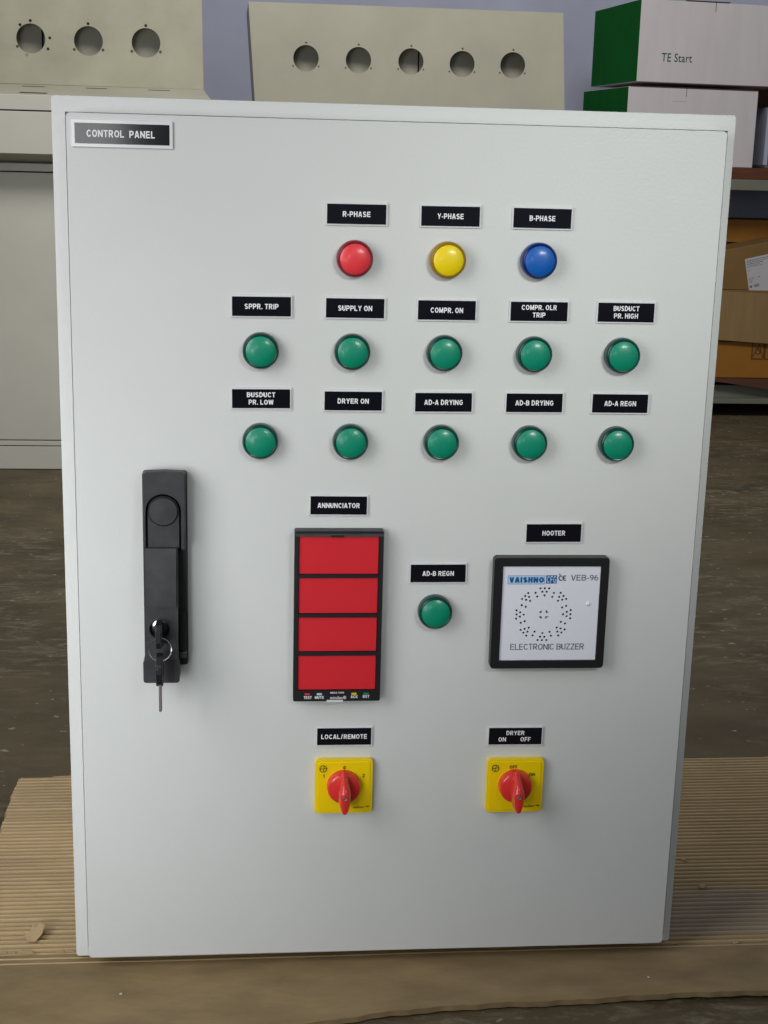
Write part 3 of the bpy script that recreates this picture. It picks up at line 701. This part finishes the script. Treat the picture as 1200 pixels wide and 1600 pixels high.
# ================================================================== LEFT BACKGROUND: cabinet and console
cab = empty('control_desk', (-.75, 2.3, -.013), 'beige steel control desk with three round cut-outs in its upright plate, at left', 'control desk')
CY = 2.07; cxr = -.24; cxl = -1.45
MB().box(cxl+.004, cxr-.004, CY+.006, CY+.60, -.010, .652).build('carcass', M['gap'], cab)
MB().box(cxl, cxr, CY, CY+.02, .6415, .6580).build('top_rail', M['cabinet'], cab, .0015)
MB().box(cxl, cxr, CY-.001, CY+.02, .0550, .6390).build('front_panel', M['cabinet'], cab, .0015)
MB().box(cxl, cxr, CY, CY+.02, .0420, .0530).build('kick_strip', M['cabinet'], cab, .001)
MB().box(cxl, cxr, CY+.001, CY+.60, -.012, .0400).build('plinth', M['cabinet'], cab, .001)
MB().box(cxr-.0025, cxr, CY+.021, CY+.60, .0420, .655).build('side_panel', M['cabinet'], cab)
def screws3(cx, cz, rr): return [(cx, cz+rr), (cx-rr*.86, cz-rr*.52), (cx+rr*.86, cz-rr*.50)]
DY = 2.30; LY = 2.00
hc = [(-.6119, .9303), (-.4841, .9289), (-.3553, .9290)]
k = .00143; scw = []
for dx, dz in ((0, -80), (-48, -60), (88, -5), (78, 45), (-20, 75), (-64, 38)):
    scw.append((hc[0][0]+dx/3*k, hc[0][1]-dz/3*k))
for c in hc[1:]: scw += screws3(c[0], c[1], .0372)
MB().prism([(-1.45, .8325), (-.2261, .8310), (-.2310, 1.14), (-1.45, 1.14)], [circ(a, b_, .0322, 40) for a, b_ in hc]+[circ(a, b_, .0034, 10) for a, b_ in scw], DY, DY+.0025).build('instrument_plate', M['beige_dirty'], cab)
MB().box(-1.44, -.238, DY+.050, DY+.052, .80, 1.12).build('inner_plate', M['beige'], cab)
MB().box(-.5945, -.5905, DY+.046, DY+.0498, .80, 1.12).build('inner_seam', M['gap'], cab)
MB().box(-1.45, -.2335, DY+.0026, DY+.06, 1.1375, 1.14).build('top_plate', M['beige'], cab)
# sloping desk top with real slots: rows of strips between back and front edge
ZB, ZF = .8308, .797
def dz_(y): return ZF+(ZB-ZF)*(y-LY)/(DY-LY)
def dxr(y): return -.2004+(-.2261+.2004)*(y-LY)/(DY-LY)
mb = MB()
def strip(xa, xb, ya, yb):
    xa0, xa1 = (dxr(ya), dxr(yb)) if xa is None else (xa, xa); xb0, xb1 = (dxr(ya), dxr(yb)) if xb is None else (xb, xb)
    t = .0006
    mb.add([(xa0, ya, dz_(ya)), (xb0, ya, dz_(ya)), (xb1, yb, dz_(yb)), (xa1, yb, dz_(yb)), (xa0, ya, dz_(ya)-t), (xb0, ya, dz_(ya)-t), (xb1, yb, dz_(yb)-t), (xa1, yb, dz_(yb)-t)],
           [(0, 1, 2, 3), (7, 6, 5, 4), (0, 4, 5, 1), (1, 5, 6, 2), (2, 6, 7, 3), (3, 7, 4, 0)])
rows_ = [(2.002, 2.038, []), (2.038, 2.074, [(-.603, -.546)]), (2.074, 2.228, []), (2.228, 2.254, [(-.626, -.576), (-.486, -.439), (-.348, -.299)]), (2.254, 2.2995, [])]
for ya, yb, sl in rows_:
    xs = [-1.45]
    for a, c in sl: xs += [a, c]
    xs.append(None)
    for i in range(0, len(xs), 2): strip(xs[i], xs[i+1], ya, yb)
mb.build('sloping_top', M['beige'], cab)
MB().add([(-1.44, 2.02, dz_(2.02)-.0011), (-.24, 2.02, dz_(2.02)-.0011), (-.24, 2.285, dz_(2.285)-.0011), (-1.44, 2.285, dz_(2.285)-.0011), (-1.44, 2.02, dz_(2.02)-.0021), (-.24, 2.02, dz_(2.02)-.0021), (-.24, 2.285, dz_(2.285)-.0021), (-1.44, 2.285, dz_(2.285)-.0021)], [(0, 1, 2, 3), (7, 6, 5, 4), (0, 4, 5, 1), (1, 5, 6, 2), (2, 6, 7, 3), (3, 7, 4, 0)]).build('slot_shade_sheet', M['gap'], cab)  # added black sheet: the shade inside the slots put in as colour
# folded front of the desk: lip, groove, apron, slanting underside
MB().box(-1.45, -.2004, LY, LY+.0025, .7665, .7968).build('front_lip', M['cabinet'], cab, .0008)
MB().box(-1.45, -.2030, LY+.003, LY+.010, .7640, .7664).build('groove', M['gap'], cab)
MB().box(-1.45, -.2010, LY+.001, LY+.0035, .6780, .7636).build('apron', M['cabinet'], cab, .0008)
MB().hexa([(-1.45, LY+.0012, .6775), (-.2010, LY+.0012, .6775), (-.2010, LY+.0032, .6779), (-1.45, LY+.0032, .6779)],
          [(-1.45, CY+.02, .6582), (-.2010, CY+.02, .6582), (-.2010, CY+.02, .6620), (-1.45, CY+.02, .6620)]).build('slanted_underside', M['beige'], cab)
MB().hexa([(-.2040, LY+.004, .6785), (-.2012, LY+.004, .6785), (-.2012, LY+.004, .7940), (-.2040, LY+.004, .7940)],
          [(-.2290, DY+.05, .6785), (-.2262, DY+.05, .6785), (-.2262, DY+.05, .8300), (-.2290, DY+.05, .8300)]).build('side_cheek', M['beige'], cab)

# ================================================================== MIDDLE CONSOLE
mc = empty('instrument_console', (.28, 2.8, -.013), 'pale beige console with a row of five round cut-outs, behind the panel top', 'console')
Y = 2.6
def mp_(u_, z): return u_+(-.1085+(-.1251+.1085)*(z-.8205)/(1.0569-.8205)+.1085)
hcm = [(.0186, .9272), (.1502, .9268), (.2826, .9278), (.4128, .9257), (.5422, .9267)]
scm = []
for c in hcm: scm += screws3(c[0], c[1], .0372)
zb = .70
q = [(-.1085+(.8205-zb)*.07, zb), (.6816+(.8205-zb)*.07, zb), (.6651, 1.0569), (-.1251, 1.0569)]
MB().prism(q, [circ(x, z, .0318, 40) for x, z in hcm]+[circ(x, z, .0024, 8) for x, z in scm], Y, Y+.0025).build('instrument_plate', M['beige'], mc, 0.0)
def slab(xa, xb, name, ya=Y+.0026, yb=Y+.34):
    MB().hexa([(xa+(.8205-zb)*.07, ya, zb), (xb+(.8205-zb)*.07, ya, zb), (xb-.0166, ya, 1.0569), (xa-.0166, ya, 1.0569)],
              [(xa-.006+(.8205-zb)*.07, yb, zb), (xb-.006+(.8205-zb)*.07, yb, zb), (xb-.0226, yb, 1.0569), (xa-.0226, yb, 1.0569)]).build(name, M['beige'], mc)
slab(-.1085, -.1060, 'end_plate'); slab(.6790, .6815, 'end_plate')
MB().box(-.12, .655, Y+.0026, Y+.33, 1.0545, 1.0568).build('top_plate', M['beige'], mc)
MB().box(-.105, .655, Y+.056, Y+.058, zb, 1.03).build('inner_plate', M['beige'], mc)
MB().box(.3060, .3090, Y+.052, Y+.0556, zb, 1.03).build('inner_seam', M['gap'], mc)
MB().box(-.09, .67, Y+.02, Y+.45, -.012, zb-.001).build('pedestal', M['cabinet'], mc)

# ================================================================== RIGHT: storage rack and cartons
SY = 2.85
rk = empty('storage_rack', (1.4, 3.05, -.013), 'steel storage rack with a red brown plank shelf, at right behind the panel', 'rack')
MB().box(.84, 2.1, SY, SY+.035, .6290, .6588).build('beam', M['steel'], rk, .002)
MB().box(.84, 2.1, SY+.001, SY+.55, .6592, .6905).build('plank', M['plank'], rk, .0015)
MB().box(.84, 2.1, SY+.02, SY+.05, .0300, .0760).build('beam', M['steel'], rk, .002)
MB().box(.84, 2.1, SY-.02, SY+.019, .0280, .0420).build('beam_lip', M['steel'], rk, .001)
MB().box(.84, 2.1, SY+.051, SY+.5, .062, .075).build('shelf_board', M['plank'], rk)
for x in (.86, 2.10):
    for y in (SY, SY+.52):
        MB().box(x, x+.038, y+.037, y+.070, -.013, .628).build('upright', M['steel'], rk, .001)
MB().box(.84, 2.1, SY+.545, SY+.550, .08, .655).build('back_sheet', M['wall'], rk)

def carton(name, loc, rz, w_, d_, h_, mt, label, cat='carton', end=None, group=None, extra=None):
    o = empty(name, loc, label, cat, group, rz=rz); Z = Vector((0, 0, 0))
    b_ = MB().box(0, w_, 0, d_, 0, h_).build('body', M[mt], o, .0015, 2, off=Z)
    if end: MB().box(-.0016, -.0002, .0008, d_-.0008, .001, h_-.001).build('end_panel', M[end], o, off=Z)
    if extra: extra(o, Z)
    return o
yaw7 = math.radians(7.5)
def ex_lower(o, Z):
    h = .2080
    MB().box(.128, .1700, -.0007, -.0001, h-.035, h-.0015).build('tab', M['whitebox'], o, off=Z)
    MB().box(.1700, .1712, -.0009, -.0001, h-.022, h).build('slit', M['gap'], o, off=Z)
    MB().box(.002, .3846, -.0022, -.0001, h+.0005, h+.0022).build('lid_edge', M['carton_side'], o, off=Z)
carton('white_carton', (.911, SY+.002, .6912), yaw7, .387, .345, .2080, 'whitebox',
       'white carton with a green end resting on the plank shelf, lower of the two', 'carton', 'greenend', 'white cartons with green ends', ex_lower)
def ex_upper(o, Z):
    h = .2150
    p1 = at(1032, 97, 1, SY+.015); p2 = at(1082, 97, 1, SY+.015)
    text_mb([('TE Start', .1010+.012, .066, (p2.x-p1.x)*1.0, .0225, .006)], -.0004).build('lettering', M['gtext'], o, fix=False, off=Z)
    MB().box(.2170, .2182, -.0009, -.0001, h-.025, h).build('slit', M['gap'], o, off=Z)
    MB().box(.135, .262, .004, .02, h+.0002, h+.0025).build('lid_edge', M['carton_side'], o, off=Z)
carton('white_carton', (.932, SY+.004, .9125), yaw7, .56, .345, .2135, 'whitebox',
       'white carton with a green end and green lettering, stacked on top of the other', 'carton', 'greenend', 'white cartons with green ends', ex_upper)
carton('orange_carton', (1.378, SY+.14, .735), .02, .30, .22, .20, 'orange', 'orange carton on the plank shelf at the right edge, beside the white cartons', 'carton')
o = empty('steel_bracket', (1.365, SY+.09, .6906), 'dark grey steel bracket under the orange carton on the plank shelf', 'bracket')
MB().box(1.345, 1.75, SY+.09, SY+.37, .6915, .700).build('base', M['dark'], o, .001)
MB().box(1.350, 1.362, SY+.12, SY+.36, .7002, .86).build('web', M['wall'], o, .001)
MB().box(1.362, 1.75, SY+.11, SY+.37, .7002, .734).build('riser', M['dark'], o, .001)
MB().box(1.352, 1.366, SY+.085, SY+.089, .708, .712).build('slot', M['gap'], o)

# lower shelf
def ex_symbol(o, Z):
    mb = MB(); s = .0014
    def ln(xa, za, xb, zb2, t=s):
        d = Vector((xb-xa, zb2-za)); n_ = Vector((-d.y, d.x)).normalized()*t/2
        mb.prism([(xa-n_.x, za-n_.y), (xb-n_.x, zb2-n_.y), (xb+n_.x, zb2+n_.y), (xa+n_.x, za+n_.y)], [], -.0016, -.0001)
    x0_, x1_, z0_, z1_ = .1035, .1380, .056, .094
    ln(x0_, z0_, x1_, z0_, .0024); ln(x0_, z0_, x0_, z1_+.01, .0024); ln(x1_, z0_, x1_, z1_+.01, .0024)
    ln(.106, z0_+.007, .124, z1_+.004); ln(.124, z1_+.004, .1355, z0_+.005); ln(.1105, z1_, .129, z0_+.018)
    mb.prism(circ(.1205, z0_+.022, .0085, 18), [circ(.1205, z0_+.022, .0070, 18)], -.0014, -.0001)
    ln(.142, z0_, .20, z0_, .0024); ln(.142, z0_, .142, z1_+.01, .0024)
    mb.build('handling_mark', M['carton_side'], o, off=Z)
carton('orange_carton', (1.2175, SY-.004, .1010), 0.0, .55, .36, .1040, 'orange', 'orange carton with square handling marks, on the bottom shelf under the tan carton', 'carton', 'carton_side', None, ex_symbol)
# tan opened carton with hanging front flap
tcn = empty('tan_carton', (1.21, SY, .2052), 'open tan carton with its front flap folded down over the orange carton', 'carton')
MB().box(1.185, 1.78, SY+.010, SY+.34, .2058, .3500).build('body', M['carton2'], tcn, .0015)
a = at(1125, 455, 1, SY-.012); b_ = at(1120, 531, 1, SY-.016); c = at(1215, 463, 1, SY-.012); d = at(1215, 543, 1, SY-.016)
MB().hexa([(b_.x, SY-.020, b_.z), (d.x+.3, SY-.020, d.z-.008), (c.x+.3, SY-.010, c.z-.004), (a.x, SY-.010, a.z)],
          [(b_.x, SY-.016, b_.z), (d.x+.3, SY-.016, d.z-.008), (c.x+.3, SY-.006, c.z-.004), (a.x, SY-.006, a.z)]).build('front_flap', M['carton'], tcn, .001)
MB().hexa([(1.196, SY-.004, .212), (1.2125, SY-.006, .216), (1.2110, SY-.004, .349), (1.198, SY-.002, .352)],
          [(1.196, SY+.009, .212), (1.2125, SY+.009, .216), (1.2110, SY+.009, .349), (1.198, SY+.009, .352)]).build('side_flap', M['carton_side'], tcn)
# tilted carton with the address label
a = at(1128, 393, 1, SY+.03); c = at(1215, 376, 1, SY+.03)
ucn = empty('labelled_carton', (1.2, SY+.03, .3505), 'brown carton with a white printed address label, lying on the open tan carton', 'carton')
xr = c.x+.35; zr = c.z+(c.z-a.z)/(c.x-a.x)*.35
MB().hexa([(1.17, SY+.030, .3506), (xr, SY+.030, .3506), (xr, SY+.030, zr), (1.17, SY+.030, a.z-.008)],
          [(1.17, SY+.30, .3506), (xr, SY+.30, .3506), (xr, SY+.30, zr), (1.17, SY+.30, a.z-.008)]).build('body', M['carton2'], ucn, .0015)
ly = SY+.0285
A = at(1164, 405, 1, ly); Bq = at(1171, 459, 1, ly); Cq = at(1215, 452, 1, ly); D = at(1215, 393.5, 1, ly)
MB().prism([(Bq.x, Bq.z), (Cq.x+.03, Cq.z+.006), (D.x+.03, D.z+.006), (A.x, A.z)], [], ly, SY+.0299).build('address_label', M['paper'], ucn)
mb = MB(); rng = random.Random(5)
ux = Vector((D.x-A.x, D.z-A.z)); ux.normalize(); uz_ = Vector((Bq.x-A.x, Bq.z-A.z)); uz_.normalize()
def lab(u0, v0, w_, h_):
    o_ = Vector((A.x, A.z)); pts = [o_+ux*u0+uz_*v0, o_+ux*u0+uz_*(v0+h_), o_+ux*(u0+w_)+uz_*(v0+h_), o_+ux*(u0+w_)+uz_*v0]
    mb.prism([(p_.x, p_.y) for p_ in pts], [], ly-.0003, ly-.0001)
for v0, L_, hh in ((.006, .10, .0022), (.011, .085, .0016), (.0155, .05, .0022), (.0205, .04, .0012), (.0245, .05, .0012), (.034, .010, .0018), (.056, .022, .0010), (.0595, .018, .0010), (.063, .014, .0010), (.0665, .012, .001), (.070, .010, .001)):
    u_ = .004
    while u_ < L_:
        ww = rng.uniform(.0025, .008); lab(u_, v0, min(ww, L_-u_+.001), hh*rng.uniform(.7, 1)); u_ += ww+.0012
lab(.030, .057, .007, .0016)
lab(.004, .078, .0065, .0065)
u_ = .016
while u_ < .032: ww = rng.uniform(.0005, .0014); lab(u_, .0765, ww, .0085); u_ += ww+rng.uniform(.0005, .0012)
mb.build('label_print', M['inkg'], ucn)
carton('orange_carton', (1.150, SY+.16, .478), .0, .60, .16, .0660, 'orange', 'orange carton at the back, on top of the brown labelled carton', 'carton')
# sagging brown cardboard under the orange carton
vs = []; fs = []; n = 24
for i in range(n+1):
    t = i/n; x = 1.12+.75*t; z = .0765+.010*math.cos(t*5.0)*(1 if t < .7 else .6)
    zt = .0995
    vs += [(x, SY-.012, min(z+.008, .092)-.014*min(1, max(0, (t-.1)*4))), (x, SY-.010, zt), (x, SY+.30, zt), (x, SY+.30, .078)]
for i in range(n):
    a = i*4; c = a+4
    fs += [(a, c, c+1, a+1), (a+1, c+1, c+2, a+2), (a+2, c+2, c+3, a+3), (a+3, c+3, c, a)]
fs += [(0, 1, 2, 3), (n*4+3, n*4+2, n*4+1, n*4)]
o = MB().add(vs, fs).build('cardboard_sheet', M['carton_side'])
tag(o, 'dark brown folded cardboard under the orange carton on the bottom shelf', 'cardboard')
